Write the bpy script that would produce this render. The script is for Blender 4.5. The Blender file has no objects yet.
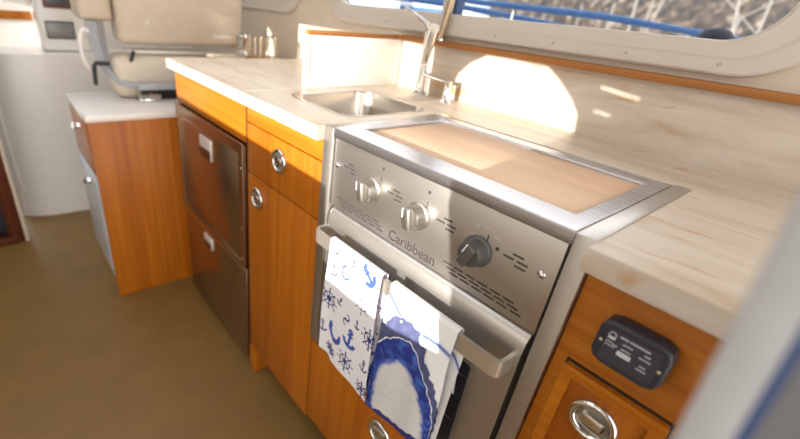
import bpy, bmesh, math, random
from mathutils import Vector, Matrix, noise
random.seed(7)
SC = bpy.context.scene
COL = SC.collection

# ------------------------------------------------------------------ materials
MATS = {}
def newmat(name):
    m = bpy.data.materials.new(name); m.use_nodes = True
    nt = m.node_tree; b = nt.nodes['Principled BSDF']
    MATS[name] = m
    return m, nt, b
def N(nt, t, **kw):
    n = nt.nodes.new(t)
    for k, v in kw.items():
        if k in n.inputs.keys(): n.inputs[k].default_value = v
        else: setattr(n, k, v)
    return n
def L(nt, a, b): nt.links.new(a, b)
def ramp(nt, stops):
    r = nt.nodes.new('ShaderNodeValToRGB'); e = r.color_ramp.elements
    while len(e) < len(stops): e.new(.5)
    for i, (p, c) in enumerate(stops):
        e[i].position = p; e[i].color = (*c, 1)
    return r
def coords(nt, scale):
    tc = N(nt, 'ShaderNodeTexCoord'); mp = N(nt, 'ShaderNodeMapping')
    mp.inputs['Scale'].default_value = scale
    L(nt, tc.outputs['Object'], mp.inputs['Vector'])
    return mp
def plain(name, col, rough=.5, metal=0., nz=0.03, coat=0., scale=30):
    m, nt, b = newmat(name)
    mp = coords(nt, (scale,)*3)
    no = N(nt, 'ShaderNodeTexNoise', Scale=1.0, Detail=3.0); L(nt, mp.outputs[0], no.inputs['Vector'])
    r = ramp(nt, [(.3, [c*(1-nz) for c in col]), (.7, [min(1, c*(1+nz)) for c in col])])
    L(nt, no.outputs['Fac'], r.inputs[0]); L(nt, r.outputs[0], b.inputs['Base Color'])
    b.inputs['Roughness'].default_value = rough; b.inputs['Metallic'].default_value = metal
    b.inputs['Coat Weight'].default_value = coat; b.inputs['Coat Roughness'].default_value = .12
    return m
def wood(name, lo, mid, hi, axis='z', rough=.4, coat=.2, f=75):
    m, nt, b = newmat(name)
    s = {'z': (f, f, 2.2), 'x': (2.2, f, f), 'y': (f, 2.2, f)}[axis]
    mp = coords(nt, s)
    n1 = N(nt, 'ShaderNodeTexNoise', Scale=1.0, Detail=5.0, Roughness=.6); L(nt, mp.outputs[0], n1.inputs['Vector'])
    mp2 = coords(nt, tuple(t*.16 for t in s))
    n2 = N(nt, 'ShaderNodeTexNoise', Scale=1.0, Detail=2.0); L(nt, mp2.outputs[0], n2.inputs['Vector'])
    ad = N(nt, 'ShaderNodeMath', operation='MULTIPLY_ADD'); ad.inputs[1].default_value = .55
    hf = N(nt, 'ShaderNodeMath', operation='MULTIPLY'); hf.inputs[1].default_value = .45
    L(nt, n2.outputs['Fac'], hf.inputs[0]); L(nt, n1.outputs['Fac'], ad.inputs[0]); L(nt, hf.outputs[0], ad.inputs[2])
    r = ramp(nt, [(.33, lo), (.5, mid), (.66, hi)])
    L(nt, ad.outputs[0], r.inputs[0]); L(nt, r.outputs[0], b.inputs['Base Color'])
    bp = N(nt, 'ShaderNodeBump', Strength=.05, Distance=.002); L(nt, n1.outputs['Fac'], bp.inputs['Height']); L(nt, bp.outputs[0], b.inputs['Normal'])
    b.inputs['Roughness'].default_value = rough; b.inputs['Coat Weight'].default_value = coat; b.inputs['Coat Roughness'].default_value = .2; b.inputs['Specular IOR Level'].default_value = .3
    return m
def steel(name, col=(.62, .60, .57), rough=.26, axis='x', amt=.03, met=1.):
    m, nt, b = newmat(name)
    s = {'x': (4, 420, 420), 'z': (420, 420, 4), 'y': (420, 4, 420)}[axis]
    mp = coords(nt, s)
    n1 = N(nt, 'ShaderNodeTexNoise', Scale=1.0, Detail=2.0); L(nt, mp.outputs[0], n1.inputs['Vector'])
    r = ramp(nt, [(.3, (rough*(1-amt),)*3), (.7, (rough*(1+amt),)*3)])
    L(nt, n1.outputs['Fac'], r.inputs[0]); L(nt, r.outputs[0], b.inputs['Roughness'])
    b.inputs['Base Color'].default_value = (*col, 1); b.inputs['Metallic'].default_value = met
    return m
def stone(name):
    m, nt, b = newmat(name)
    mp = coords(nt, (3.2, 16, 16))
    n0 = N(nt, 'ShaderNodeTexNoise', Scale=.5, Detail=2.0); L(nt, mp.outputs[0], n0.inputs['Vector'])
    mx = N(nt, 'ShaderNodeMix', data_type='RGBA'); mx.inputs[0].default_value = .3
    L(nt, mp.outputs[0], mx.inputs[6]); L(nt, n0.outputs['Color'], mx.inputs[7])
    n1 = N(nt, 'ShaderNodeTexNoise', Scale=1.6, Detail=7.0, Roughness=.62, Distortion=.6); L(nt, mx.outputs[2], n1.inputs['Vector'])
    r = ramp(nt, [(.30, (.39, .28, .18)), (.40, (.51, .42, .32)), (.52, (.57, .495, .415)), (.75, (.64, .585, .515))])
    L(nt, n1.outputs['Fac'], r.inputs[0])
    mp3 = coords(nt, (9, 26, 26))
    n3 = N(nt, 'ShaderNodeTexNoise', Scale=1.0, Detail=4.0, Distortion=.8); L(nt, mp3.outputs[0], n3.inputs['Vector'])
    r3 = ramp(nt, [(.63, (0, 0, 0)), (.74, (1, 1, 1))]); L(nt, n3.outputs['Fac'], r3.inputs[0])
    m2 = N(nt, 'ShaderNodeMix', data_type='RGBA'); L(nt, r3.outputs[0], m2.inputs[0]); L(nt, r.outputs[0], m2.inputs[6]); m2.inputs[7].default_value = (.48, .30, .15, 1)
    L(nt, m2.outputs[2], b.inputs['Base Color']); b.inputs['Roughness'].default_value = .38
    return m
stone('stone')
plain('white_stone', (.84, .83, .80), .4, nz=.02)
wood('teak', (.275, .067, .0025), (.375, .105, .0045), (.47, .150, .008), coat=.08)
wood('teak_rail', (.30, .080, .003), (.42, .130, .006), (.52, .180, .011), axis='x', coat=.08)
wood('teak_trim', (.28, .11, .028), (.35, .14, .036), (.41, .17, .047), axis='x', rough=.55, coat=0)
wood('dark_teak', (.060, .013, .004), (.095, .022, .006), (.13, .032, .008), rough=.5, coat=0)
wood('maple', (.56, .36, .22), (.64, .43, .28), (.70, .50, .34), axis='x', rough=.5, coat=0, f=40)
plain('floor', (.190, .104, .024), .5, nz=.08, scale=9)
plain('cream', (.60, .52, .42), .5, nz=.02)
plain('cream_leather', (.56, .46, .36), .55, nz=.03)
plain('white_gel', (.76, .72, .67), .25, nz=.02, coat=.3)
plain('frame_grey', (.58, .53, .48), .42, nz=.02)
plain('ceiling', (.74, .69, .62), .7, nz=.02)
plain('black', (.012, .012, .013), .45)
plain('dark_gap', (.02, .012, .008), .8)
plain('charcoal', (.028, .030, .042), .42, nz=.05)
plain('charcoal_face', (.040, .040, .055), .5, nz=.05)
plain('dark_knob', (.10, .095, .09), .4, metal=.3)
plain('marks', (.05, .045, .045), .5)
plain('engraving', (.035, .030, .027), .6)
plain('white_print', (.62, .62, .66), .5)
plain('grey_paint', (.36, .37, .39), .35, nz=.03)
plain('blue_canvas', (.035, .095, .22), .8, nz=.12)
plain('navy', (.004, .006, .022), .8)
plain('boat_white', (.50, .53, .58), .35)
plain('boat_glass', (.05, .10, .20), .15)
plain('mast_white', (.17, .155, .135), .6)
plain('blue_seal', (.030, .065, .18), .5)
plain('panel_grey', (.13, .13, .14), .5)
plain('grille_grey', (.42, .42, .43), .4)
plain('post_white', (.34, .345, .36), .5)
plain('red_screen', (.22, .03, .02), .3)
plain('screen', (.09, .085, .085), .15)
plain('screen_grey', (.22, .21, .20), .2)
plain('water', (.10, .13, .15), .12, nz=.15, scale=2)
steel('steel', (.50, .475, .445), .36, met=.93)
steel('steel_top', (.50, .50, .53), .27, met=.96)
steel('knob_steel', (.40, .375, .335), .33, met=.95)
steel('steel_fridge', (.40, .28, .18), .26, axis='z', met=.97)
steel('handle_steel', (.70, .66, .59), .30, met=.85)
steel('latch_steel', (.74, .73, .71), .45, met=.6)
steel('sink_steel', (.52, .48, .43), .25, axis='z')
plain('chrome', (.74, .73, .71), .09, metal=1., nz=.01)
plain('pole_metal', (.62, .50, .36), .22, metal=1., nz=.02)
def vcol(name, rough):
    m, nt, b = newmat(name)
    a = N(nt, 'ShaderNodeAttribute', attribute_name='weave'); L(nt, a.outputs['Color'], b.inputs['Base Color'])
    b.inputs['Roughness'].default_value = rough
    mp = coords(nt, (900,)*3); w = N(nt, 'ShaderNodeTexNoise', Scale=1.0); L(nt, mp.outputs[0], w.inputs['Vector'])
    bp = N(nt, 'ShaderNodeBump', Strength=.08, Distance=.001); L(nt, w.outputs['Fac'], bp.inputs['Height']); L(nt, bp.outputs[0], b.inputs['Normal'])
vcol('towel', .85)
m, nt, b = newmat('glass')
nt.nodes.remove(b)
tr = N(nt, 'ShaderNodeBsdfTransparent'); gl = N(nt, 'ShaderNodeBsdfGlossy', Roughness=.02); fr = N(nt, 'ShaderNodeFresnel', IOR=1.12)
mx = N(nt, 'ShaderNodeMixShader'); L(nt, fr.outputs[0], mx.inputs[0]); L(nt, tr.outputs[0], mx.inputs[1]); L(nt, gl.outputs[0], mx.inputs[2])
L(nt, mx.outputs[0], nt.nodes['Material Output'].inputs['Surface'])
m, nt, b = newmat('hill')
mp = coords(nt, (1.3, .25, .9)); mp.inputs['Rotation'].default_value = (0, .75, 0)
n1 = N(nt, 'ShaderNodeTexNoise', Scale=1.6, Detail=5.0, Roughness=.62); L(nt, mp.outputs[0], n1.inputs['Vector'])
r = ramp(nt, [(.41, (.007, .006, .006)), (.49, (.030, .021, .015)), (.57, (.062, .041, .027)), (.66, (.19, .16, .13))]); L(nt, n1.outputs['Fac'], r.inputs[0])
L(nt, r.outputs[0], b.inputs['Base Color']); b.inputs['Roughness'].default_value = .9

# ------------------------------------------------------------------ builders
class MB:
    def __init__(s): s.bm = bmesh.new()
    def _merge(s, t):
        me = bpy.data.meshes.new('tmp'); t.to_mesh(me); t.free(); s.bm.from_mesh(me); bpy.data.meshes.remove(me)
    def box(s, x0, x1, y0, y1, z0, z1, bev=0., seg=2, M=None):
        t = bmesh.new(); bmesh.ops.create_cube(t, size=1)
        for v in t.verts:
            v.co = Vector(((x0+x1)/2+v.co.x*(x1-x0), (y0+y1)/2+v.co.y*(y1-y0), (z0+z1)/2+v.co.z*(z1-z0)))
        if bev: bmesh.ops.bevel(t, geom=t.edges[:], offset=bev, segments=seg, affect='EDGES', profile=.5)
        if M: bmesh.ops.transform(t, matrix=M, verts=t.verts)
        s._merge(t); return s
    def tube(s, pts, r, seg=12, caps=True, flat=None):
        pts = [Vector(p) for p in pts]; t = bmesh.new(); rings = []
        rr = r if isinstance(r, (list, tuple)) else [r]*len(pts)
        ref = None
        for i, p in enumerate(pts):
            d = (pts[min(i+1, len(pts)-1)]-pts[max(i-1, 0)]).normalized()
            if ref is None:
                ref = Vector((0, 0, 1)) if abs(d.z) < .9 else Vector((1, 0, 0))
            a = (ref-d*ref.dot(d)).normalized(); ref = a; b_ = d.cross(a)
            ring = []
            for k in range(seg):
                th = 2*math.pi*k/seg; u, w = math.cos(th), math.sin(th)
                if flat: u *= flat
                ring.append(t.verts.new(p+(a*u+b_*w)*rr[i]))
            rings.append(ring)
        for A, B in zip(rings, rings[1:]):
            for k in range(seg): t.faces.new((A[k], A[(k+1) % seg], B[(k+1) % seg], B[k]))
        if caps: t.faces.new(rings[0][::-1]); t.faces.new(rings[-1])
        bmesh.ops.recalc_face_normals(t, faces=t.faces); s._merge(t); return s
    def lathe(s, prof, o, axis=(0, -1, 0), seg=32, scale=(1, 1)):
        ax = Vector(axis).normalized(); ref = Vector((0, 0, 1)) if abs(ax.z) < .9 else Vector((1, 0, 0))
        a = (ref-ax*ref.dot(ax)).normalized(); b_ = ax.cross(a); t = bmesh.new(); rings = []
        for rad, h in prof:
            rings.append([t.verts.new(Vector(o)+ax*h+(a*math.cos(2*math.pi*k/seg)*scale[0]+b_*math.sin(2*math.pi*k/seg)*scale[1])*max(rad, 1e-5)) for k in range(seg)])
        for A, B in zip(rings, rings[1:]):
            for k in range(seg): t.faces.new((A[k], A[(k+1) % seg], B[(k+1) % seg], B[k]))
        t.faces.new(rings[0][::-1]); t.faces.new(rings[-1])
        bmesh.ops.recalc_face_normals(t, faces=t.faces); s._merge(t); return s
    def sweep(s, prof, x0, x1):           # a profile in (y,z) drawn along x, closed polygon
        t = bmesh.new(); A = [t.verts.new((x0, y, z)) for y, z in prof]; B = [t.verts.new((x1, y, z)) for y, z in prof]
        n = len(prof)
        for i in range(n): t.faces.new((A[i], A[(i+1) % n], B[(i+1) % n], B[i]))
        t.faces.new(A[::-1]); t.faces.new(B)
        bmesh.ops.recalc_face_normals(t, faces=t.faces); s._merge(t); return s
    def mesh(s, me): s.bm.from_mesh(me); return s
    def apply(s, M): s.bm.transform(M); return s
    def build(s, name, mat, parent=None, smooth=True, kind=None, label=None, angle=40):
        me = bpy.data.meshes.new(name); off = Vector((0, 0, 0))
        if parent is not None:
            q = parent
            while q is not None: off += q.location; q = q.parent
            s.bm.transform(Matrix.Translation(-off))
            loc = Vector((0, 0, 0))
        else:
            xs = [v.co for v in s.bm.verts]
            loc = Vector(((min(v.x for v in xs)+max(v.x for v in xs))/2, (min(v.y for v in xs)+max(v.y for v in xs))/2, min(v.z for v in xs)))
            if kind == 'structure': loc = Vector((0, 0, 0))
            s.bm.transform(Matrix.Translation(-loc))
        s.bm.to_mesh(me); s.bm.free()
        if smooth:
            for p in me.polygons: p.use_smooth = True
            try: me.set_sharp_from_angle(angle=math.radians(angle))
            except Exception: pass
        me.materials.append(MATS[mat])
        o = bpy.data.objects.new(name, me); COL.objects.link(o)
        o.location = loc
        if parent is not None: o.parent = parent
        if kind: o['kind'] = kind
        if label: o['label'] = label
        return o
def tag(o, label, cat, group=None):
    o['label'] = label; o['category'] = cat
    if group: o['group'] = group
    return o
def thing(name, label, cat, loc, group=None):
    o = bpy.data.objects.new(name, None); o.empty_display_size = .05; COL.objects.link(o); o.location = loc
    return tag(o, label, cat, group)
def rrect(x0, x1, y0, y1, r, seg=10):
    P = []
    for cx, cy, a0 in ((x1-r, y0+r, -90), (x1-r, y1-r, 0), (x0+r, y1-r, 90), (x0+r, y0+r, 180)):
        for k in range(seg+1):
            a = math.radians(a0+90*k/seg); P.append((cx+r*math.cos(a), cy+r*math.sin(a)))
    return P
def flat_mesh(loops, thick, bevel=0.):
    cu = bpy.data.curves.new('c', 'CURVE'); cu.dimensions = '2D'; cu.fill_mode = 'BOTH'
    cu.extrude = max(thick/2-bevel, 1e-5); cu.bevel_depth = bevel; cu.bevel_resolution = 2
    for lp in loops:
        sp = cu.splines.new('POLY'); sp.points.add(len(lp)-1)
        for p, (x, y) in zip(sp.points, lp): p.co = (x, y, 0, 1)
        sp.use_cyclic_u = True
    return curve_to_mesh(cu)
def curve_to_mesh(cu):
    ob = bpy.data.objects.new('c', cu); COL.objects.link(ob)
    dg = bpy.context.evaluated_depsgraph_get(); dg.update()
    me = bpy.data.meshes.new_from_object(ob.evaluated_get(dg))
    bpy.data.objects.remove(ob); bpy.data.curves.remove(cu)
    me.materials.clear()
    return me
def xz(me, y):    # lay a flat mesh upright, facing the aisle
    me.transform(Matrix.Translation((0, y, 0)) @ Matrix.Rotation(math.pi/2, 4, 'X')); return me
def xy(me, z): me.transform(Matrix.Translation((0, 0, z))); return me
def plate_xz(loops, y0, y1, bevel=0.): return xz(flat_mesh(loops, y1-y0, bevel), (y0+y1)/2)
def text_mesh(txt, size, align='LEFT', shear=0.):
    cu = bpy.data.curves.new('t', 'FONT'); cu.body = txt; cu.size = size; cu.extrude = .0003; cu.align_x = align; cu.shear = shear
    return curve_to_mesh(cu)

H = .9035
# ------------------------------------------------------------------ setting
MB().box(-2.3, 1.7, -2.0, .56, -.04, 0).build('floor', 'floor', kind='structure')
MB().mesh(xy(flat_mesh([[(-2.3, -2.), (1.35, -2.), (1.35, .6), (-2.3, .6)], rrect(-.95, -.05, -1.45, -.35, .08), rrect(-1.95, -1.25, -1.2, -.1, .08)], .04), 1.82)).build('ceiling', 'ceiling', kind='structure')  # two openings added overhead to let more sky light into the cabin
MB().box(-2.3, 1.7, .557, 1.7, .98, 1.072).build('deck', 'boat_white', kind='structure')
G1 = rrect(-.70, .487, 1.104, 1.47, .085); G2 = rrect(-1.95, -.955, 1.104, 1.47, .085)
MB().mesh(plate_xz([[(-2.3, 0), (1.7, 0), (1.7, 1.8), (-2.3, 1.8)], G1, G2], .527, .557)).build('wall_hull', 'cream', kind='structure')
for i, (g, o_) in enumerate(((G1, (-.735, .545)), (G2, (-1.99, -.918)))):
    w = MB().mesh(plate_xz([rrect(o_[0], o_[1], 1.061, 1.52, .11, 14), g], .511, .541, .006)).build('window_%d' % (i+1), 'frame_grey', kind='structure')
    gx = rrect(o_[0]+.022, o_[1]-.022, 1.083, 1.498, .095, 14); gi = rrect(o_[0]+.0245, o_[1]-.0245, 1.0855, 1.4955, .0935, 14)
    MB().mesh(plate_xz([gx, gi], .5098, .513)).build('groove', 'cream', w)
    e = .004
    MB().mesh(plate_xz([[(x, z) for x, z in g], [((x-(o_[0]+o_[1])/2)*.993+(o_[0]+o_[1])/2, (z-1.287)*.975+1.287) for x, z in g]], .529, .545)).build('gasket', 'black', w)
    MB().mesh(plate_xz([g], .546, .550)).build('pane', 'glass', w)
    if i == 0:
        MB().box(-.212, -.176, .513, .545, 1.10, 1.475, .004).build('mullion', 'frame_grey', w)
        MB().box(-.175, -.166, .515, .547, 1.10, 1.475, .002).build('seal', 'blue_seal', w)
        sb = MB()
        for x in (-.6, -.42, -.03, .12, .27, .42): sb.lathe([(.0, 0), (.0035, 0), (.003, .0015), (0, .002)], (x, .511, 1.073), seg=10)
        sb.build('screw', 'steel', w)
MB().box(-.33, 1.3, .487, .530, 1.031, 1.0445, .003).build('trim_1', 'teak_trim', kind='structure')
# cabin side across the aisle, unseen; openings cut to shape the sun patches
SH = (.337, .337)
def back(poly): return [(x+SH[0], z+SH[1]) for x, z in poly]
W1 = back([(-.93, .72), (-.052, .715), (-.041, .55), (.19, .56), (.30, .59), (.265, .70), (.235, .80), (.232, .90), (.225, .945), (.20, .975), (.165, 1.005), (.13, 1.028), (-.03, 1.03), (-.075, 1.005), (-.11, .97), (-.135, .875), (-.185, .875), (-.205, 1.03), (-.93, 1.03)])
W3 = back([(-1.19, .84), (-1.10, .84), (-1.15, .98), (-1.20, 1.01)])
W4 = back([(-2.34, .63), (-2.16, .63), (-2.16, .86), (-2.34, .86)])
S1 = back([(.250, 1.010), (.33, 1.000), (.33, .992), (.250, 1.002)]); S2 = back([(.252, .962), (.29, .958), (.29, .951), (.252, .955)])  # slits added to throw the thin sun streaks on the backsplash
W5 = [(.95, .95), (1.6, .95), (1.6, 1.5), (.95, 1.5)]  # extra opening added for more sky light
MB().mesh(plate_xz([[(-2.3, 0), (1.7, 0), (1.7, 1.8), (-2.3, 1.8)], W1, W3, W4, S1, S2, W5], -1.93, -1.90)).build('wall_port', 'ceiling', kind='structure')
MB().box(-1.5, 1.0, -1.90, -1.35, 0, .42, .01).box(-1.5, 1.0, -1.90, -1.80, .42, .80, .01).build('trim_2', 'cream', kind='structure')
# far end of the cabin
prof = []
fw = MB()
P = [(-1.80, .50)]+[(-1.80, -.21)]+[(-1.80-.05*(1-math.cos(a)), -.21-.27*math.sin(a)/1.0) for a in [math.pi/2*k/10 for k in range(11)]]+[(-1.86, -.5), (-2.3, -.5), (-2.3, .5)]
fw.mesh(xy(flat_mesh([P], .785), .3925)).build('wall_forward', 'white_gel', kind='structure')
MB().box(-2.32, -2.12, -2.0, .56, .785, 1.8).build('wall_end', 'white_gel', kind='structure')
MB().box(-2.12, -2.105, -.75, -.255, .900, .938, .003).build('trim_3', 'teak_rail', kind='structure')
d1 = MB().box(-1.62, -1.565, -.512, -.497, 0, 1.8, .004).box(-1.62, -1.56, -2.0, -1.10, 0, 1.8).build('door_1', 'cream', kind='structure')
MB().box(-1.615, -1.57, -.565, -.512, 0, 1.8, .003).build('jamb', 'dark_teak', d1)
MB().box(-1.64, -1.63, -1.10, -.50, 0, 1.8).build('doorway_shade', 'black', d1)  # black sheet painted in for the shade inside the doorway
MB().box(-1.60, -1.56, -1.10, -.53, 0, .035, .003).build('threshold', 'dark_teak', d1)

# ------------------------------------------------------------------ outside
def sea():
    MB().box(-60, 40, .8, 60, -.9, -.8).build('ground_water', 'water', kind='structure')
sea()
hm = bmesh.new(); nx, ny = 120, 14; g = []
for i in range(nx):
    row = []
    for j in range(ny):
        x = -75+i*.8; t = j/(ny-1); y = 40+t*26
        z = -.9+ (t**.8)*16+noise.noise((x*.08, y*.1, 1))*1.2+noise.noise((x*.5, y*.5, 4))*.4
        row.append(hm.verts.new((x, y, max(z, -1.2))))
    g.append(row)
for i in range(nx-1):
    for j in range(ny-1): hm.faces.new((g[i][j], g[i+1][j], g[i+1][j+1], g[i][j+1]))
hb = MB(); me = bpy.data.meshes.new('h'); hm.to_mesh(me); hb.mesh(me)
ho = hb.build('hillside', 'hill', kind='structure')

def boat(label, x, y, s, flip=1):
    t = thing('motor_boat', label, 'boat', (x, y, -.8), 'boats moored beyond the window')
    b = MB(); n = 14; rings = []
    tb = bmesh.new()
    for i in range(n):
        u = i/(n-1); w = .9*(1-u**3)*s*.5+.02; L_ = (u-.5)*5*s*flip
        rings.append([tb.verts.new((x+L_, y+w*q, -.8+zz*s+.25*u*u*s*(zz > .2))) for q, zz in ((-1, 1.0), (-.8, .2), (0, -.1), (.8, .2), (1, 1.0))])
    for A, B in zip(rings, rings[1:]):
        for k in range(4): tb.faces.new((A[k], A[k+1], B[k+1], B[k]))
        tb.faces.new((A[0], B[0], B[4], A[4]))
    tb.faces.new(rings[0]); bmesh.ops.recalc_face_normals(tb, faces=tb.faces); b._merge(tb)
    b.build('hull', 'boat_white', t)
    MB().box(x-1.5*s, x+.8*s, y-.32*s, y+.32*s, -.8+1.0*s, -.8+2.0*s, .08*s).build('cabin', 'boat_white', t)
    MB().box(x-1.3*s, x+.6*s, y-.33*s, y+.33*s, -.8+1.35*s, -.8+1.75*s, .03*s).build('cabin_window', 'boat_glass', t)
    MB().box(x-1.4*s, x+.3*s, y-.34*s, y+.34*s, -.8+2.0*s, -.8+2.12*s, .03*s).build('canopy', 'blue_canvas', t)
    return t
boat('white motor boat nearest the window, its blue canopy outside the left part', -8.9, 7.6, 1.15)
boat('white motor boat further out with blue canopy near the middle post of the window', -7.2, 9.0, 1.2, -1)
boat('white motor boat furthest off, seen through the left end of the window', -17, 16, 1.3)

r1 = MB().tube([(-1.9, 1.3, 1.213), (-1.2, 1.3, 1.192), (-.78, 1.3, 1.178), (-.145, 1.3, 1.157), (.214, 1.3, 1.127), (.5, 1.3, 1.10)], [.013, .013, .0125, .012, .009, .007], 10).build('boom', 'blue_canvas')
for x, z in ((-1.6, 1.203), (-.5, 1.17), (.3, 1.119)): MB().tube([(x, 1.3, 1.07), (x, 1.3, z)], .005, 6).build('prop', 'chrome', r1)
tag(r1, 'long blue canvas covered boom running outside the whole window', 'boom')
r2 = MB().tube([(-1.5, 1.42, 1.185), (-.95, 1.42, 1.160), (-.6, 1.42, 1.135), (-.28, 1.42, 1.112)], [.016, .015, .012, .006], 10).build('sail_cover', 'blue_canvas')
for x, z in ((-1.3, 1.176), (-.7, 1.143)): MB().tube([(x, 1.42, 1.07), (x, 1.42, z)], .005, 6).build('prop', 'chrome', r2)
tag(r2, 'lower folded blue sail cover just beneath the long blue boom', 'sail cover')
f_ = MB().lathe([(.026, .0), (.034, .012), (.035, .024), (.033, .044), (.024, .056), (.010, .062), (0, .063)], (.338, .77, 1.073), (0, 0, 1), 20).build('fender', 'navy')
tag(f_, 'dark navy rounded fender top outside the window near its right end', 'fender')
def mast(label, x0, x1, y, zt, stays=()):
    t = thing('mast', label, 'mast', (x0, y, -.8), 'white masts outside the window')
    MB().tube([(x0+(x0-x1)*1.0, y, -.8), (x0, y, 1.25), (x1, y, 1.75), (x1+(x1-x0)*3, y, zt)], .019, 8).build('pole', 'mast_white', t)
    for a, b in stays: MB().tube([(a[0], y, a[1]), (b[0], y, b[1])], .008, 6).build('stay', 'mast_white', t)
    return t
mast('white mast leftmost of the left pair behind the blue boom', -2.92, -2.96, 9, 3.4)
mast('white mast second from left, close beside the leftmost one', -2.757, -2.67, 9.4, 3.4)
mast('white mast with crossing stays above the left edge of the navy fender', -1.39, -1.487, 9, 3.3, (((-1.75, 1.85), (-1.10, 1.33)), ((-1.5, 1.44), (-.80, 1.95))))
mast('rightmost white mast, standing right of the navy fender', -1.22, -1.25, 9.8, 3.4)
pg = []
for i in range(16):
    x = -30+i*1.9+random.uniform(-.3, .3); y = 27.5+random.uniform(-.3, .6)
    p_ = MB().tube([(x, y, -.8), (x+random.uniform(-.05, .05), y, random.uniform(1.6, 3.2))], .05, 6).build('piling', 'mast_white')
    tag(p_, 'thin pale piling standing in the water before the wooded bank', 'piling', 'pilings before the wooded bank')

# ------------------------------------------------------------------ worktops
lc = MB().mesh(xy(flat_mesh([[(-.846, -.021), (-.3215, -.021), (-.3215, .505), (-.86, .505), (-.86, -.008)]], .0285, .002), H-.01425)).build('worktop', 'stone')
tag(lc, 'left cream stone worktop over the stainless drawer fridge', 'worktop')
U = [(-.3155, -.021), (.001, -.021), (.001, .326), (.498, .326), (.498, -.022), (1.25, -.022), (1.25, .505), (-.3155, .505)]
sk = rrect(-.268, -.028, .072, .322, .045)
rc = MB().mesh(xy(flat_mesh([U, sk], .0285, .002), H-.01425)).build('worktop', 'stone')
tag(rc, 'long cream veined stone worktop around the sink and stove', 'worktop')
bs = MB().box(-.330, 1.3, .506, .526, H-.0285, 1.031, .001).build('backsplash', 'stone'); tag(bs, 'cream veined stone backsplash along the hull under the wood trim', 'backsplash')
dv = thing('divider_panel', 'white upright divider panel left of the sink, capped with wood', 'divider', (-.343, .33, H))
MB().box(-.346, -.331, .168, .505, H, 1.031, .0015).build('panel', 'white_stone', dv)
MB().box(-.347, -.329, .170, .487, 1.0312, 1.0425, .002).build('cap', 'teak_trim', dv, label='orange wood cap')
MB().box(-.3312, -.3302, .176, .179, H+.02, 1.015, 0).build('thin_strip', 'cream', dv)  # narrow cream strip up the divider face

# ------------------------------------------------------------------ sink and tap
s = thing('sink', 'rectangular stainless sink let into the worktop left of the stove', 'sink', (-.148, .197, H-.15))
def loop3(r, z): return [(x, y, z) for x, y in r]
def loft(loops, cap=True):
    t = bmesh.new(); R = [[t.verts.new(p) for p in l] for l in loops]
    for A, B in zip(R, R[1:]):
        n = len(A)
        for k in range(n): t.faces.new((A[k], A[(k+1) % n], B[(k+1) % n], B[k]))
    if cap: t.faces.new(R[-1])
    bmesh.ops.recalc_face_normals(t, faces=t.faces)
    bmesh.ops.reverse_faces(t, faces=t.faces) if False else None
    b = MB(); b._merge(t); return b
def rr(d, z, r): return loop3(rrect(-.268+d, -.028-d, .072+d, .322-d, r), z)
loft([rr(-.0025, H+.0008, .047), rr(.004, H+.0008, .043), rr(.006, H-.004, .042), rr(.009, H-.12, .045), rr(.018, H-.142, .04), rr(.04, H-.15, .03)]).build('bowl', 'sink_steel', s)
MB().lathe([(.0, 0), (.03, 0), (.032, .002), (.025, .003), (.0, .002)], (-.148, .197, H-.15), (0, 0, 1), 24).build('drain', 'chrome', s)
f = thing('faucet', 'chrome kitchen faucet with lever and pull-out head behind the sink', 'faucet', (-.18, .45, H))
MB().lathe([(.0, 0), (.019, 0), (.019, .006), (.013, .012), (.0110, .05), (.0100, .15), (.012, .155), (.012, .165), (.010, .172), (0, .174)], (-.186, .45, H), (0, 0, 1), 24).build('column', 'chrome', f)
MB().tube([(-.186, .45, H+.168), (-.20, .45, H+.178), (-.27, .45, H+.205), (-.286, .45, H+.210)], [.006, .006, .0045, .0035], 10).build('lever', 'chrome', f)
MB().tube([(-.186, .448, H+.085), (-.172, .436, H+.105), (-.150, .420, H+.150), (-.139, .412, H+.170)], [.009, .011, .014, .0135], 14).build('spray_head', 'chrome', f)
MB().tube([(-.139, .412, H+.169), (-.136, .410, H+.175)], [.0135, .0125], 14).build('spray_rim', 'white_gel', f)
MB().tube([(-.186, .45, H+.056), (-.14, .45, H+.052), (-.095, .45, H+.048)], .0055, 10).build('side_arm', 'chrome', f)
MB().lathe([(0, 0), (.014, 0), (.012, .004), (.009, .008), (.009, .05), (.010, .054), (0, .056)], (-.092, .45, H), (0, 0, 1), 18).build('side_post', 'chrome', f)
MB().tube([(-.163, .455, H), (-.165, .455, H+.05), (-.176, .452, H+.075)], .006, 10).build('hose', 'chrome', f)
pole = thing('grab_pole', 'bronze toned vertical pole standing behind the faucet against the window', 'pole', (-.172, .505, 1.0445))
MB().tube([(-.186, .498, 1.0445), (-.150, .490, 1.25), (-.10, .478, 1.80)], .0095, 16).build('tube', 'pole_metal', pole)
MB().lathe([(0, 0), (.014, 0), (.0135, .004), (.010, .006), (0, .006)], (-.186, .498, 1.0445), (0, 0, 1), 18).build('foot', 'chrome', pole)
tg = MB().box(-.042, -.022, .5035, .506, .933, .957, .001).build('tan_plate', 'maple'); tag(tg, 'tiny tan plate stuck on the sunlit backsplash behind the stove', 'plate')  # small tan rectangle on the backsplash

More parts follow.
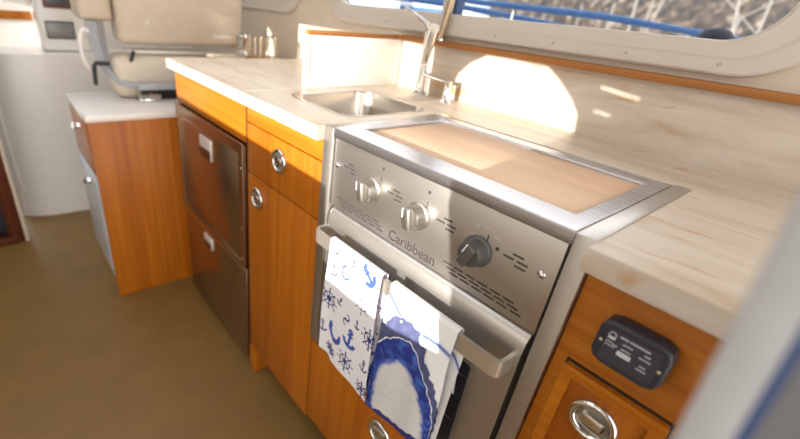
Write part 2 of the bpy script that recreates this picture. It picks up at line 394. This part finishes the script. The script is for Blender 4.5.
# ------------------------------------------------------------------ cabinets
def latch(parent, x, z, y=0., R=.030, rot=0., oval=1.0):
    o = bpy.data.objects.new('latch', None)
    seg, ms = 36, 10; t = bmesh.new(); rings = []
    for i in range(seg):
        a = 2*math.pi*i/seg; ring = []
        for k in range(ms):
            q = 2*math.pi*k/ms; rad = R+.0045*math.cos(q)
            ring.append(t.verts.new((x+rad*math.cos(a), y-.003-.0045*math.sin(q), z+rad*math.sin(a)*oval)))
        rings.append(ring)
    for i in range(seg):
        A, B = rings[i], rings[(i+1) % seg]
        for k in range(ms): t.faces.new((A[k], A[(k+1) % ms], B[(k+1) % ms], B[k]))
    bmesh.ops.recalc_face_normals(t, faces=t.faces)
    b = MB(); b._merge(t)
    ro = b.build('latch', 'chrome', parent, label='round chrome flush pull')
    MB().lathe([(.0, .001), (R*.97, .001), (R*.97, .0015), (0, .0015)], (x, y, z)).build('dish', 'knob_steel', ro)
    hb = MB(); M_ = Matrix.Translation((x, y, z)) @ Matrix.Rotation(rot, 4, 'Y')
    hb.box(-R*.62, R*.62, -.008, -.001, -R*.28, R*.42, .003, M=M_).build('pull_tab', 'chrome', ro)
    MB().box(-R*.92, R*.92, -.0055, -.001, -R*.58, -R*.44, .001, M=M_).build('bar', 'chrome', ro)
    return ro
def front(parent, name, x0, x1, z0, z1, mat='teak', y=0., t=.018, groove=None):
    o = MB().box(x0, x1, y, y+t, z0, z1, .0015).build(name, mat, parent)
    return o
ck = thing('sink_cabinet', 'orange teak cabinet with drawer and door under the sink', 'cabinet', (-.165, .25, 0))
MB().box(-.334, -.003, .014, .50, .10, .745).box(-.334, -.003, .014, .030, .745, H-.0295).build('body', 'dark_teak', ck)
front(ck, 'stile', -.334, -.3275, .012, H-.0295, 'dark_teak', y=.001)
front(ck, 'rail', -.326, -.002, .8295, H-.0295, 'teak_rail')
d = front(ck, 'drawer', -.326, -.002, .7005, .8265); latch(d, -.166, .778, 0, .0245)
d = front(ck, 'door', -.326, .000, .102, .6975); latch(d, -.272, .643, 0, .0245)
MB().box(-.334, -.296, .0, .06, 0, .10, .002).build('foot', 'teak', ck)
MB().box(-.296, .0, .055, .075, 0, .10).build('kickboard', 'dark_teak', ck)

fr = thing('drawer_fridge', 'two drawer stainless fridge in the teak front left of the sink', 'fridge', (-.587, .25, 0))
MB().box(-.838, -.338, .012, .48, .03, .768).build('body', 'dark_gap', fr)
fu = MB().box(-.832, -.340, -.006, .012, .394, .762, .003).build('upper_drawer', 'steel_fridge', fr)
MB().mesh(plate_xz([[(-.836, .390), (-.338, .390), (-.338, .766), (-.836, .766)], [(-.818, .402), (-.360, .402), (-.360, .738), (-.818, .738)]], -.0105, -.004, .0015)).build('frame', 'steel_fridge', fu)
lt = MB().box(-.632, -.548, -.012, -.005, .650, .716, .003).build('latch', 'latch_steel', fu)
MB().box(-.630, -.550, -.0132, -.011, .652, .682, .002).build('recess', 'dark_teak', lt)
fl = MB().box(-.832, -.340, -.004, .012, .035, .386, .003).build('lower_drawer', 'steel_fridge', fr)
MB().box(-.836, -.338, -.010, -.003, .381, .3875, .001).build('edge_strip', 'chrome', fl)
lt = MB().box(-.655, -.585, -.010, -.003, .318, .362, .003).build('latch', 'latch_steel', fl)
MB().box(-.648, -.592, -.0108, -.009, .322, .340, .002).build('recess', 'dark_teak', lt)
for z in (.70, .52, .42):
    MB().lathe([(0, 0), (.003, 0), (.0025, .0015), (0, .002)], (-.3475, -.0105, z), seg=8).build('screw', 'chrome', fu)
MB().box(-.838, -.338, .02, .05, 0, .03).build('plinth', 'dark_teak', fr)
fa = MB().box(-.842, -.3365, .0, .02, .7705, H-.0295, .0015).box(-.925, -.842, .03, .045, 0, H-.0295).build('fascia_board', 'teak_rail'); tag(fa, 'teak fascia board between the left worktop and the fridge', 'fascia')

ov = thing('stove_cabinet', 'teak drawer cabinet below the stainless stove', 'cabinet', (.25, .25, 0))
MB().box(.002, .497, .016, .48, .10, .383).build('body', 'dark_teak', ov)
d = front(ov, 'drawer', .004, .495, .115, .380); latch(d, .262, .325, 0, .027)
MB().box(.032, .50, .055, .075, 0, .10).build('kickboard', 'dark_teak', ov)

rk = thing('right_cabinet', 'teak cabinet right of the stove with framed drawer', 'cabinet', (.85, .25, 0))
MB().box(.500, 1.25, .002, .48, 0, H-.0295, .001).build('body', 'teak_rail', rk)
MB().box(.5155, .6295, -.0006, .004, .595, .7525).build('reveal', 'dark_gap', rk)
d = MB().box(.518, .627, -.009, .004, .615, .750, .002).build('drawer', 'teak', rk); latch(d, .5685, .7015, -.009, .0225, math.radians(6))
MB().mesh(plate_xz([[(.518, .615), (.627, .615), (.627, .750), (.518, .750)], [(.530, .627), (.615, .627), (.615, .738), (.530, .738)]], -.0115, -.0085, .001)).build('drawer_frame', 'teak_rail', d)
d2 = MB().box(.640, 1.2, -.006, .004, .115, .750, .002).build('door', 'teak', rk)
d3 = MB().box(.518, .627, -.009, .004, .115, .600, .002).build('door', 'teak', rk)

# wall mounted detector
dt = thing('gas_detector', 'black rectangular detector panel mounted on the teak right of the stove', 'detector', (.568, 0, .78))
DET = Matrix.Translation((.5700, 0, .8125)) @ Matrix.Diagonal((.86, 1, .86, 1)) @ Matrix.Translation((-.5700, 0, -.8135))
body = rrect(.5345, .6055, .7855, .8415, .012, 2)
MB().mesh(plate_xz([body], -.022, .0005, .004)).apply(DET).build('housing', 'charcoal', dt)
MB().mesh(plate_xz([rrect(.5415, .5985, .7915, .8355, .003)], -.0232, -.0215, .0005)).apply(DET).build('face', 'charcoal_face', dt)
pr_ = MB()
def bars(x, z, n, w=.0018, h=.0022, gap=.0006):
    for i in range(n):
        pr_.box(x, x+w, -.02345, -.0231, z-h/2, z+h/2); x += w+gap
bars(.5555, .8310, 4); bars(.5665, .8310, 9)
bars(.5610, .8235, 5, .0016, .0016); bars(.5610, .8165, 5, .0016, .0016)
bars(.5430, .8180, 4, .0014, .0015); bars(.5510, .8165, 3, .0014, .0015); bars(.5430, .8135, 6, .0014, .0015)
bars(.5840, .8245, 3, .0016, .0020); bars(.5800, .8185, 6, .0015, .0016); bars(.5840, .8085, 3, .0016, .0018); bars(.5820, .8035, 5, .0015, .0016)
pr_.apply(DET).build('lettering', 'white_print', dt, label='small white lettering and indicator marks')
lg = MB().lathe([(.0042, 0), (.0042, .0004), (.0034, .0004), (.0034, 0)], (.5475, -.0231, .8285), seg=20).box(.5435, .5515, -.0236, -.0231, .8225, .8262)
lg.apply(DET).build('emblem', 'white_print', dt, label='white round emblem over a short bar')
MB().mesh(plate_xz([rrect(.5585, .5735, .8065, .8125, .0015)], -.0238, -.0231, .0002)).apply(DET).build('button', 'white_print', dt, label='pale oblong test button')
for x, z in ((.5375, .8140), (.6022, .8140)):
    MB().lathe([(0, 0), (.0028, 0), (.0024, .0012), (0, .0016)], (x, -.022, z), seg=12).apply(DET).build('screw', 'chrome', dt)

# ------------------------------------------------------------------ stove
st = thing('stove', 'stainless steel marine stove with three knobs and Caribbean lettering', 'stove', (.25, .16, .385))
MB().box(.034, .470, .020, .310, .390, .885).build('body', 'steel', st)
t_ = MB().mesh(xy(flat_mesh([[(.031, -.004), (.4735, -.004), (.4735, .300), (.031, .300)], [(.056, .043), (.452, .043), (.452, .274), (.056, .274)]], .0175, .0015), .8975))
t_.build('top_frame', 'steel_top', st)
MB().box(.056, .452, .043, .274, .880, .886).build('hob_well', 'black', st)
sl = MB().box(.0015, .0305, -.006, .30, .392, .9045, .0012).build('surround', 'steel', st)
sr = MB().box(.4755, .4985, -.006, .322, .30, .9055, .0012).build('surround', 'steel', st)
cp = MB().box(.034, .4715, -.002, .02, .7545, .8885, .0012).build('control_panel', 'steel', st)
def slots(cx, cz, rows, w=.014, h=.0022, pitch=.0065):
    eng = MB()
    for j, (off, n) in enumerate(rows):
        for i in range(n):
            x = cx+off+i*(w+.004); z = cz-j*pitch
            eng.box(x-w/2, x+w/2, -.0024, -.0018, z-h/2, z+h/2)
    eng.build('vent_slots', 'engraving', cp, label='dark staggered vent slots')
for cx, cz in ((.0865, .8520), (.203, .8470), (.3105, .8440), (.4235, .8440)):
    slots(cx-.008, cz, [(.006, 1), (-.006, 2), (.012, 1)], w=.0155, h=.0026, pitch=.0072)
slots(.060, .7775, [(0, 6), (.008, 6), (.014, 6)], w=.0165, h=.0024, pitch=.0062)
slots(.324, .7795, [(0, 6), (.008, 6), (.014, 6)], w=.0165, h=.0024, pitch=.0062)

for x, z in ((.1655, .873), (.2665, .8705), (.392, .8395)): MB().lathe([(0, 0), (.0028, 0), (.0028, .0005), (0, .0006)], (x, -.002, z), seg=12).build('knob_mark', 'marks', cp)
for x, z in ((.1642, .854), (.2668, .851), (.3752, .8485)): MB().box(x-.0007, x+.0007, -.0025, -.0018, z-.0045, z+.0045).build('knob_line', 'marks', cp)
for x, z, w in ((.3545, .8570, .009), (.3715, .8610, .008), (.3870, .8535, .010), (.3490, .8430, .009)): MB().box(x-w/2, x+w/2, -.0024, -.0018, z-.0008, z+.0008).build('setting_mark', 'frame_grey', cp)
tm = text_mesh('Caribbean', .0255); tm.transform(Matrix.Translation((.1985, .7605, 0)) @ Matrix.Diagonal((.98, 1.0, 1, 1))); tm = xz(tm, -.0022)
MB().mesh(tm).build('lettering', 'engraving', cp, label='dark engraved word Caribbean', smooth=False)
for x, z in ((.0460, .840), (.4555, .8375)):
    MB().lathe([(0, 0), (.0058, 0), (.0055, .002), (.003, .0042), (0, .0047)], (x, -.002, z), seg=16).build('screw', 'chrome', cp)
def knob(x, z, body_m, grip_m, label, rot):
    k = MB().lathe([(.0, 0), (.0225, 0), (.0225, .004), (.0195, .006), (.0185, .019), (.0165, .0225), (.0, .0235)], (x, -.002, z)).build('knob', body_m, st, label=label)
    M_ = Matrix.Translation((x, -.0255, z)) @ Matrix.Rotation(rot, 4, 'Y')
    MB().box(-.0075, .0075, -.0065, .004, -.0175, .0175, .0035, 3, M=M_).build('grip', grip_m, k)
    MB().box(-.0075, -.0055, -.0070, -.005, .002, .0170, .0005, M=M_).build('grip_highlight', 'white_print', k)  # pale line painted as the bright highlight along the grip
    return k
knob(.145, .829, 'knob_steel', 'knob_steel', 'left stainless knob', math.radians(-8))
knob(.2545, .827, 'knob_steel', 'knob_steel', 'middle stainless knob', math.radians(-8))
knob(.3655, .823, 'dark_knob', 'dark_knob', 'dark grey right knob', math.radians(22))
dr = MB().sweep([(.02, .750)]+[(-.0+.012-.018*math.sin(a), .715+.035*math.cos(a)) for a in [math.pi/2*k/10 for k in range(11)]]+[(-.006, .398), (.02, .398)], .0345, .4675).build('oven_door', 'steel', st)
MB().mesh(plate_xz([rrect(.095, .408, .455, .645, .006)], -.0075, -.0055)).build('door_window', 'black', dr, label='black glass oven window')
rb = MB()
for z in (.622, .575, .525): rb.box(.100, .403, -.0082, -.0074, z-.0012, z+.0012)
rb.build('rack_line', 'steel_top', dr, label='bright oven rack lines')
MB().box(.4675, .4757, .012, .02, .395, .750).build('gap', 'black', st)
hp = []
ph = [(.0365, -.004), (.0365, -.022), (.0375, -.030), (.041, -.034), (.050, -.0355), (.25, -.036), (.444, -.0355), (.453, -.034), (.4565, -.030), (.4575, -.022), (.4575, -.004)]
t = bmesh.new(); R_ = []
th = .0028
for i, (x, y) in enumerate(ph):
    a = Vector(ph[max(i-1, 0)]); b_ = Vector(ph[min(i+1, len(ph)-1)]); dd = (b_-a).normalized(); nn = Vector((dd.y, -dd.x))
    o1 = Vector((x, y))+nn*th; o2 = Vector((x, y))-nn*th
    R_.append([t.verts.new((o1.x, o1.y, .684)), t.verts.new((o1.x, o1.y, .712)), t.verts.new((o2.x, o2.y, .712)), t.verts.new((o2.x, o2.y, .684))])
for A, B in zip(R_, R_[1:]):
    for k in range(4): t.faces.new((A[k], A[(k+1) % 4], B[(k+1) % 4], B[k]))
t.faces.new(R_[0]); t.faces.new(R_[-1]); bmesh.ops.recalc_face_normals(t, faces=t.faces)
hbm = MB(); hbm._merge(t); hbm.build('handle', 'handle_steel', dr, label='flat stainless handle bar')
cb = MB().box(.0575, .4505, .0445, .2725, .8868, .9010, .0025).build('stove_board', 'maple'); tag(cb, 'pale wooden board covering the top of the stove', 'board')

# ------------------------------------------------------------------ towels
def seg_d(p, a, b):
    ax, ay = a; bx, by = b; px, py = p; dx, dy = bx-ax, by-ay; l = dx*dx+dy*dy
    q = max(0, min(1, ((px-ax)*dx+(py-ay)*dy)/l)) if l else 0
    return math.hypot(px-ax-q*dx, py-ay-q*dy)
def wheel(p, c, R, w):
    d = math.hypot(p[0]-c[0], p[1]-c[1]); v = min(abs(d-R*.62), abs(d-R*.2))
    if d < R*1.05:
        a = math.atan2(p[1]-c[1], p[0]-c[0]); k = round(a/(math.pi/4))*math.pi/4
        v = min(v, abs(d*math.sin(a-k)))
        if d > R*.88: v = v-w*.6
    return v < w
def anchor(p, c, s, w, rot=0.):
    x, y = p[0]-c[0], p[1]-c[1]; cr, sr_ = math.cos(rot), math.sin(rot); x, y = (cr*x+sr_*y)/s, (-sr_*x+cr*y)/s
    w = w/s
    if abs(x) < w and -.6 < y < .85: return True
    if abs(y+.35) < w*.8 and abs(x) < .35: return True
    if abs(math.hypot(x, y+.8)-.18) < w*.8: return True
    d = math.hypot(x, y-.15)
    return abs(d-.7) < w*1.2*(1.0) and y > .25
def cee(p, c, s, w, rot):
    x, y = p[0]-c[0], p[1]-c[1]; d = math.hypot(x, y*.85); a = (math.atan2(y, x)-rot+math.pi) % (2*math.pi)-math.pi
    return abs(d-s) < w*(1.5-.5*abs(a)/2.3) and abs(a) < 2.2
NAVY = (.022, .032, .14); PALE = (.72, .70, .73); MID = (.04, .085, .36)
def anchors(u, v):
    p = (u*.150, v*.272)
    if anchor(p, (.019, .055), .016, .0016): return NAVY
    if cee(p, (.057, .040), .0115, .0018, 2.4): return MID
    if anchor(p, (.118, .014), .019, .004, -.9): return MID
    if wheel(p, (.018, .128), .0245, .0013): return NAVY
    if wheel(p, (.112, .072), .0245, .0010) and noise.noise((u*60, v*90, 0)) > -.2: return NAVY
    if cee(p, (.077, .128), .006, .0012, .6) or cee(p, (.074, .140), .006, .0012, -2.5): return NAVY
    if anchor(p, (.052, .108), .010, .0014, .5): return NAVY
    if cee(p, (.043, .192), .0155, .0040, 1.9): return MID
    if anchor(p, (.088, .170), .022, .0036, .15): return MID
    if anchor(p, (.006, .205), .015, .0016): return NAVY
    if wheel(p, (.034, .246), .014, .0016): return NAVY
    if wheel(p, (.082, .232), .0245, .0013): return NAVY
    if wheel(p, (.142, .130), .022, .0013) or anchor(p, (.136, .196), .014, .0015): return NAVY
    if wheel(p, (.138, .252), .018, .0013) or anchor(p, (.105, .125), .010, .0013): return NAVY
    if cee(p, (.020, .010), .007, .0012, 1.) or anchor(p, (.075, .010), .009, .0012): return NAVY
    if abs(u-.5) > .488: return (.55, .56, .68) if (v*80) % 1 > .35 else PALE
    return PALE
def mixc(a, b_, t): t = max(0, min(1, t)); return tuple(x+(y-x)*t for x, y in zip(a, b_))
def marble(u, v):
    n = noise.noise((u*1.7, v*2.0, 3.))*.17+noise.noise((u*4, v*4.5, 8.))*.035
    cu = .47+.10*(v-.8)
    rho = math.hypot((u-cu)/.43, (v-.84)/(.40 if v < .84 else .9))+n
    fine = noise.noise((u*9, v*22, 1.)); ang = math.atan2(v-.84, u-cu)
    W = (.74, .735, .73)
    tb = .30+.16*math.cos(ang+2.4)+.05*fine            # the blue band is widest at the upper left
    if v > .965+.03*fine-.02*u: return (.022, .020, .15)
    if rho < 1.0:
        c = mixc((.60, .585, .57), (.40, .45, .56), (fine-.15)*.7)
        if rho > .86: c = mixc(c, (.04, .085, .38), (rho-.86)/.14+fine*.6)
        return c
    if rho < 1.0+tb: return mixc((.012, .026, .20), (.05, .12, .46), fine*1.3+.1)
    if rho < 1.025+tb: return W
    sb = .34-.30*max(0, u-.35)+.06*fine
    if rho < 1.03+tb+sb: return mixc((.060, .068, .16), (.10, .105, .22), fine+.2)
    if rho < 1.06+tb+sb: return (.62, .63, .68)
    c = W
    d = abs(v-(.05+.17*u+.05*math.sin(u*5)))
    if d < .010: c = (.10, .14, .36)
    elif d < .03: c = mixc((.40, .47, .68), W, (d-.01)/.02)
    if math.hypot((u-.28)/.10, (v-.055)/.018) < 1 or math.hypot((u-.62)/.13, (v-.075)/.03) < 1: c = mixc((.22, .33, .64), W, fine)
    return c
def cloth(name, mat, parent, fn, topx, botx, ztop, zbotL, zbotR, y0, drop_back, nu=150, nv=230, wave=.003, ph=0., edge=None, yr=.0065, tilt=(0, 0)):
    """a sheet hanging over the handle bar: front fall, over the bar, short back fall"""
    me = bpy.data.meshes.new(name); V = []; F = []; C_ = []
    yc = -.036
    for j in range(nv+1):
        s_ = j/nv
        for i in range(nu+1):
            u = i/nu; fold = wave*math.sin(u*5.2+ph)+wave*.5*math.sin(u*11+2*ph)
            zb = zbotL+(zbotR-zbotL)*u
            if edge: zb += edge(u)
            fb = .80
            if s_ <= fb:                      # front fall, from the hem up
                q = 1-s_/fb; v = q
                xl = topx[0]+(botx[0]-topx[0])*q; xr = topx[1]+(botx[1]-topx[1])*q
                z = ztop+(zb-ztop)*q; y = yc-yr-y0+fold*min(1, q*1.6)-.004*math.sin(q*2.5)
                x = xl+(xr-xl)*u+.0015*math.sin(q*9+u*3)
            elif s_ <= .88:                   # over the bar
                a = (s_-fb)/.08*math.pi; xl, xr = topx
                x = xl+(xr-xl)*u; y = yc-(yr+y0*(1-(s_-fb)/.08))*math.cos(a); z = ztop+yr*.9*math.sin(a); v = -.03*(s_-fb)/.08
            else:
                q = (s_-.88)/.12; xl, xr = topx
                x = xl+(xr-xl)*u+.010*q; y = yc+yr-.0005+.004*q; z = ztop-drop_back*q; v = -.05-.3*q
            V.append((x, y, z)); C_.append(fn(u, v))
    for j in range(nv):
        for i in range(nu):
            a = j*(nu+1)+i; F.append((a, a+1, a+nu+2, a+nu+1))
    L_ = parent.location
    me.from_pydata([(x-L_.x, y-L_.y, z-L_.z) for x, y, z in V], [], F)
    at = me.color_attributes.new('weave', 'FLOAT_COLOR', 'POINT')
    for k, c in enumerate(C_): at.data[k].color = (*c, 1)
    for p in me.polygons: p.use_smooth = True
    me.materials.append(MATS[mat])
    o = bpy.data.objects.new(name, me); COL.objects.link(o); o.parent = parent
    return o
def layer(name, mat, parent, fn, P00, P10, P01, P11, y, nu=40, nv=120, uo=0., wave=.002):
    me = bpy.data.meshes.new(name); V = []; F = []; C_ = []
    L_ = parent.location
    for j in range(nv+1):
        v = j/nv
        for i in range(nu+1):
            u = i/nu
            x = (P00[0]*(1-u)+P10[0]*u)*(1-v)+(P01[0]*(1-u)+P11[0]*u)*v
            z = (P00[1]*(1-u)+P10[1]*u)*(1-v)+(P01[1]*(1-u)+P11[1]*u)*v
            V.append((x-L_.x, y+wave*math.sin(u*3+v*3)-L_.y, z-L_.z)); C_.append(fn(uo+u*.6, .05+v*.95))
    for j in range(nv):
        for i in range(nu):
            a = j*(nu+1)+i; F.append((a, a+1, a+nu+2, a+nu+1))
    me.from_pydata(V, [], F); at = me.color_attributes.new('weave', 'FLOAT_COLOR', 'POINT')
    for k, c in enumerate(C_): at.data[k].color = (*c, 1)
    for p in me.polygons: p.use_smooth = True
    me.materials.append(MATS[mat]); o = bpy.data.objects.new(name, me); COL.objects.link(o); o.parent = parent; return o
t1 = thing('tea_towel', 'white tea towel with navy anchors and ship wheels, left on oven handle', 'towel', (.17, -.045, .45), 'towels over the oven handle')
cloth('front_fall', 'towel', t1, anchors, (.096, .2385), (.090, .252), .7155, .452, .455, .0015, .12, edge=lambda u: -.012*min(1, max(0, (u-.18)*12)))
layer('under_fold', 'towel', t1, anchors, (.205, .700), (.2475, .700), (.215, .470), (.266, .474), -.0365, uo=.3)
t2 = thing('tea_towel', 'blue and white marbled tea towel, right on oven handle', 'towel', (.33, -.045, .45), 'towels over the oven handle')
cloth('front_fall', 'towel', t2, marble, (.260, .394), (.243, .396), .7155, .425, .470, .0015, .12, ph=1.1, wave=.0035, edge=lambda u: -.012*math.sin(u*3.1)*0)
layer('under_fold', 'towel', t2, marble, (.360, .700), (.408, .700), (.350, .440), (.402, .452), -.0365, uo=.55)
layer('left_fold', 'towel', t2, marble, (.252, .690), (.275, .690), (.236, .470), (.262, .440), -.0395, uo=-.05)

# ------------------------------------------------------------------ far end furniture
ec = thing('end_cabinet', 'low teak cabinet with cream top beyond the fridge', 'cabinet', (-1.13, .1, 0))
MB().box(-1.295, -.9445, -.245, .50, .0, .692).build('body', 'cream', ec)
MB().box(-.9445, -.931, -.262, .50, .0, .692, .001).build('side_panel', 'teak', ec)
MB().box(-1.305, -.926, -.268, .50, .692, .714, .004).build('top', 'white_gel', ec, label='cream white top')
dw = MB().box(-1.292, -.948, -.262, -.245, .500, .686, .003).build('drawer', 'teak', ec)
MB().lathe([(0, 0), (.012, 0), (.010, .010), (.016, .016), (.016, .022), (0, .025)], (-1.125, -.262, .635), seg=18).build('knob', 'chrome', dw)
do = MB().box(-1.292, -.945, -.264, -.245, .10, .490, .004).build('door', 'boat_white', ec, label='white lower door')
MB().box(-1.275, -.97, -.2655, -.263, .13, .465, .002).build('door_panel', 'grille_grey', do)
MB().lathe([(0, 0), (.014, 0), (.011, .010), (.016, .018), (0, .024)], (-1.10, -.2655, .435), seg=16).build('knob', 'chrome', do)

hs = thing('helm_seat', 'beige upholstered helm seat on pedestal above the low far cabinet', 'seat', (-1.22, .1, .714))
MB().box(-1.30, -1.165, -.078, .402, .905, 1.38, .022, 4).build('backrest', 'cream_leather', hs)
bd = MB()
for i in range(5): bd.box(-1.1655, -1.1635, .270+i*.016, .281+i*.016, .936, .950, .002)
bd.build('badge', 'frame_grey', hs, label='small raised pale badge')
MB().lathe([(0, 0), (.006, 0), (.005, .003), (0, .004)], (-1.165, .020, .981), (1, 0, 0), 12).build('button', 'white_gel', hs)
MB().box(-1.36, -1.20, -.190, -.082, .975, 1.38, .020, 4).build('side_bolster', 'cream_leather', hs)
MB().box(-1.32, -1.20, -.045, .30, .868, .884, .006).build('seat_rim', 'white_gel', hs, label='pale lower rim')
def prism_pts(P, y0, y1):
    return P
br = MB().tube([(-1.22, -.145, .975), (-1.22, -.142, .89), (-1.20, -.130, .82), (-1.16, -.098, .775), (-1.13, -.050, .768)], [.030, .027, .021, .014, .011], 4)
br.build('bracket', 'grey_paint', hs, angle=30)
lp = [(-1.23, -.175+.0*k, .86) for k in range(1)]
MB().tube([(-1.22, -.165+.022*math.cos(a)-.012, .88+.065*math.sin(a)) for a in [math.pi*(.35+1.3*k/14) for k in range(15)]], .008, 8).build('hose', 'white_gel', hs)
MB().tube([(-1.17, -.125, .838), (-1.17, -.168, .840), (-1.17, -.176, .83), (-1.17, -.180, .765)], [.007, .008, .008, .007], 10).build('lever', 'black', hs)
MB().tube([(-1.16, -.040, .885), (-1.16, -.058, .84), (-1.16, -.085, .800)], .007, 8).build('strut', 'black', hs)
MB().box(-1.295, -1.15, -.115, .40, .715, .866, .035, 4).build('pedestal', 'cream', hs)
MB().box(-1.145, -1.085, -.055, .21, .757, .777, .003).build('slide_plate', 'grey_paint', hs)
MB().box(-1.145, -1.095, -.04, .21, .728, .757).build('slide_gap', 'black', hs)
sr_ = MB()
for y in (-.045, -.02, .005): sr_.lathe([(0, 0), (.013, 0), (.013, .02), (0, .02)], (-1.094, y, .738), (1, 0, 0), 14)
sr_.box(-1.145, -1.08, -.055, .21, .716, .728, .002).build('roller', 'chrome', hs)

lk = MB().box(-1.13, -.870, .22, .503, .716, .884, .006).build('locker', 'cream'); tag(lk, 'cream locker box behind the helm seat on the low cabinet', 'locker')
wr = thing('wire_rack', 'small wire rack on wooden tray behind the helm seat', 'rack', (-.945, .37, .884))
MB().box(-1.005, -.885, .33, .41, .885, .893, .002).build('tray', 'teak_trim', wr)
for x in (-.990, -.945, -.900):
    for y in (.34, .40): MB().tube([(x, y, .892), (x, y, .972)], .0035, 8).build('post', 'pole_metal', wr)
for y in (.34, .40): MB().tube([(-.995, y, .97), (-.895, y, .972)], .003, 8).build('rail', 'chrome', wr)
cw = MB().lathe([(0, 0), (.028, 0), (.030, .01), (.020, .02), (.018, .05), (.026, .065), (.026, .078), (.010, .085), (0, .086)], (-1.06, .345, .884), (0, 0, 1), 24).build('winch', 'chrome'); tag(cw, 'small chrome winch between helm seat and wire rack', 'winch')

pod = thing('instrument_pod', 'cream instrument pod with two screens at the far left', 'instrument pod', (-1.97, -.165, .785))
MB().box(-2.10, -1.90, -.252, -.060, .787, 1.30, .012, 3).build('housing', 'white_gel', pod)
a = MB().box(-1.9, -1.894, -.220, -.094, .972, 1.075, .003).build('upper_screen', 'red_screen', pod, label='dark screen with red rim')
MB().box(-1.8945, -1.892, -.212, -.106, .981, 1.065, .002).build('glass', 'screen', a)
a = MB().box(-1.9, -1.894, -.227, -.112, .842, .918, .003).build('lower_screen', 'black', pod, label='grey rectangular display')
MB().box(-1.8945, -1.892, -.222, -.117, .848, .912, .001).build('glass', 'screen_grey', a)

# near bulkhead edge beside the camera
LEAN = Matrix.Translation((.6245, -.29, 1.03)) @ Matrix.Rotation(math.radians(-4.2), 4, 'Y') @ Matrix.Translation((-.6245, .29, -1.03))
dp = MB().box(.6245, .6385, -.300, -.286, .02, 1.795, .001, M=LEAN).build('door_2', 'post_white', kind='structure')
MB().box(.6387, .6412, -.300, -.290, .02, 1.795, M=LEAN).build('seal', 'blue_seal', dp)
MB().box(.6414, .95, -.299, -.288, .03, 1.77, M=LEAN).build('leaf', 'panel_grey', dp)

# ------------------------------------------------------------------ light
sd = bpy.data.lights.new('sun', 'SUN'); so = bpy.data.objects.new('sun', sd); COL.objects.link(so)
d = Vector((-.14, 1, -.14)); so.rotation_euler = d.to_track_quat('-Z', 'Y').to_euler(); so.location = (1, -4, 3)
sd.energy = 6.0; sd.angle = math.radians(.25); sd.color = (1, .95, .87)
w = bpy.data.worlds.new('sky'); SC.world = w; w.use_nodes = True; nt = w.node_tree; bg = nt.nodes['Background']
tc = N(nt, 'ShaderNodeTexCoord'); sp = N(nt, 'ShaderNodeSeparateXYZ'); L(nt, tc.outputs['Generated'], sp.inputs[0])
r = ramp(nt, [(.0, (.55, .50, .44)), (.5, (1.0, .96, .89)), (.75, (.84, .84, .84)), (1., (.62, .72, .86))])
mr = N(nt, 'ShaderNodeMapRange'); mr.inputs[1].default_value = -1; L(nt, sp.outputs[2], mr.inputs[0]); L(nt, mr.outputs[0], r.inputs[0]); L(nt, r.outputs[0], bg.inputs[0])
bg.inputs[1].default_value = 1.9

# ------------------------------------------------------------------ camera
cd = bpy.data.cameras.new('camera'); co = bpy.data.objects.new('camera', cd); COL.objects.link(co); SC.camera = co
R3 = Vector((.61296769, .78459888, .0931408)); U3 = Vector((-.41463166, .21908224, .88322339)); F3 = Vector((-.67257059, .58000653, -.45960987))
M3 = Matrix((R3, U3, -F3)).transposed().to_4x4(); M3.translation = Vector((.62705, -.47017, 1.09988)); co.matrix_world = M3
cd.sensor_width = 36; cd.sensor_fit = 'HORIZONTAL'; cd.lens = 36*421.078/800; cd.shift_x = (400-344.925)/800; cd.shift_y = (226.14-219.5)/800
cd.clip_start = .01; cd.clip_end = 300
cd.dof.use_dof = True; cd.dof.focus_distance = .64; cd.dof.aperture_fstop = 2.6; cd.dof.aperture_blades = 0
vs = SC.view_settings; SC.display_settings.display_device = 'sRGB'; vs.view_transform = 'Standard'; vs.look = 'None'; vs.exposure = .92; vs.gamma = 1; vs.use_curve_mapping = False
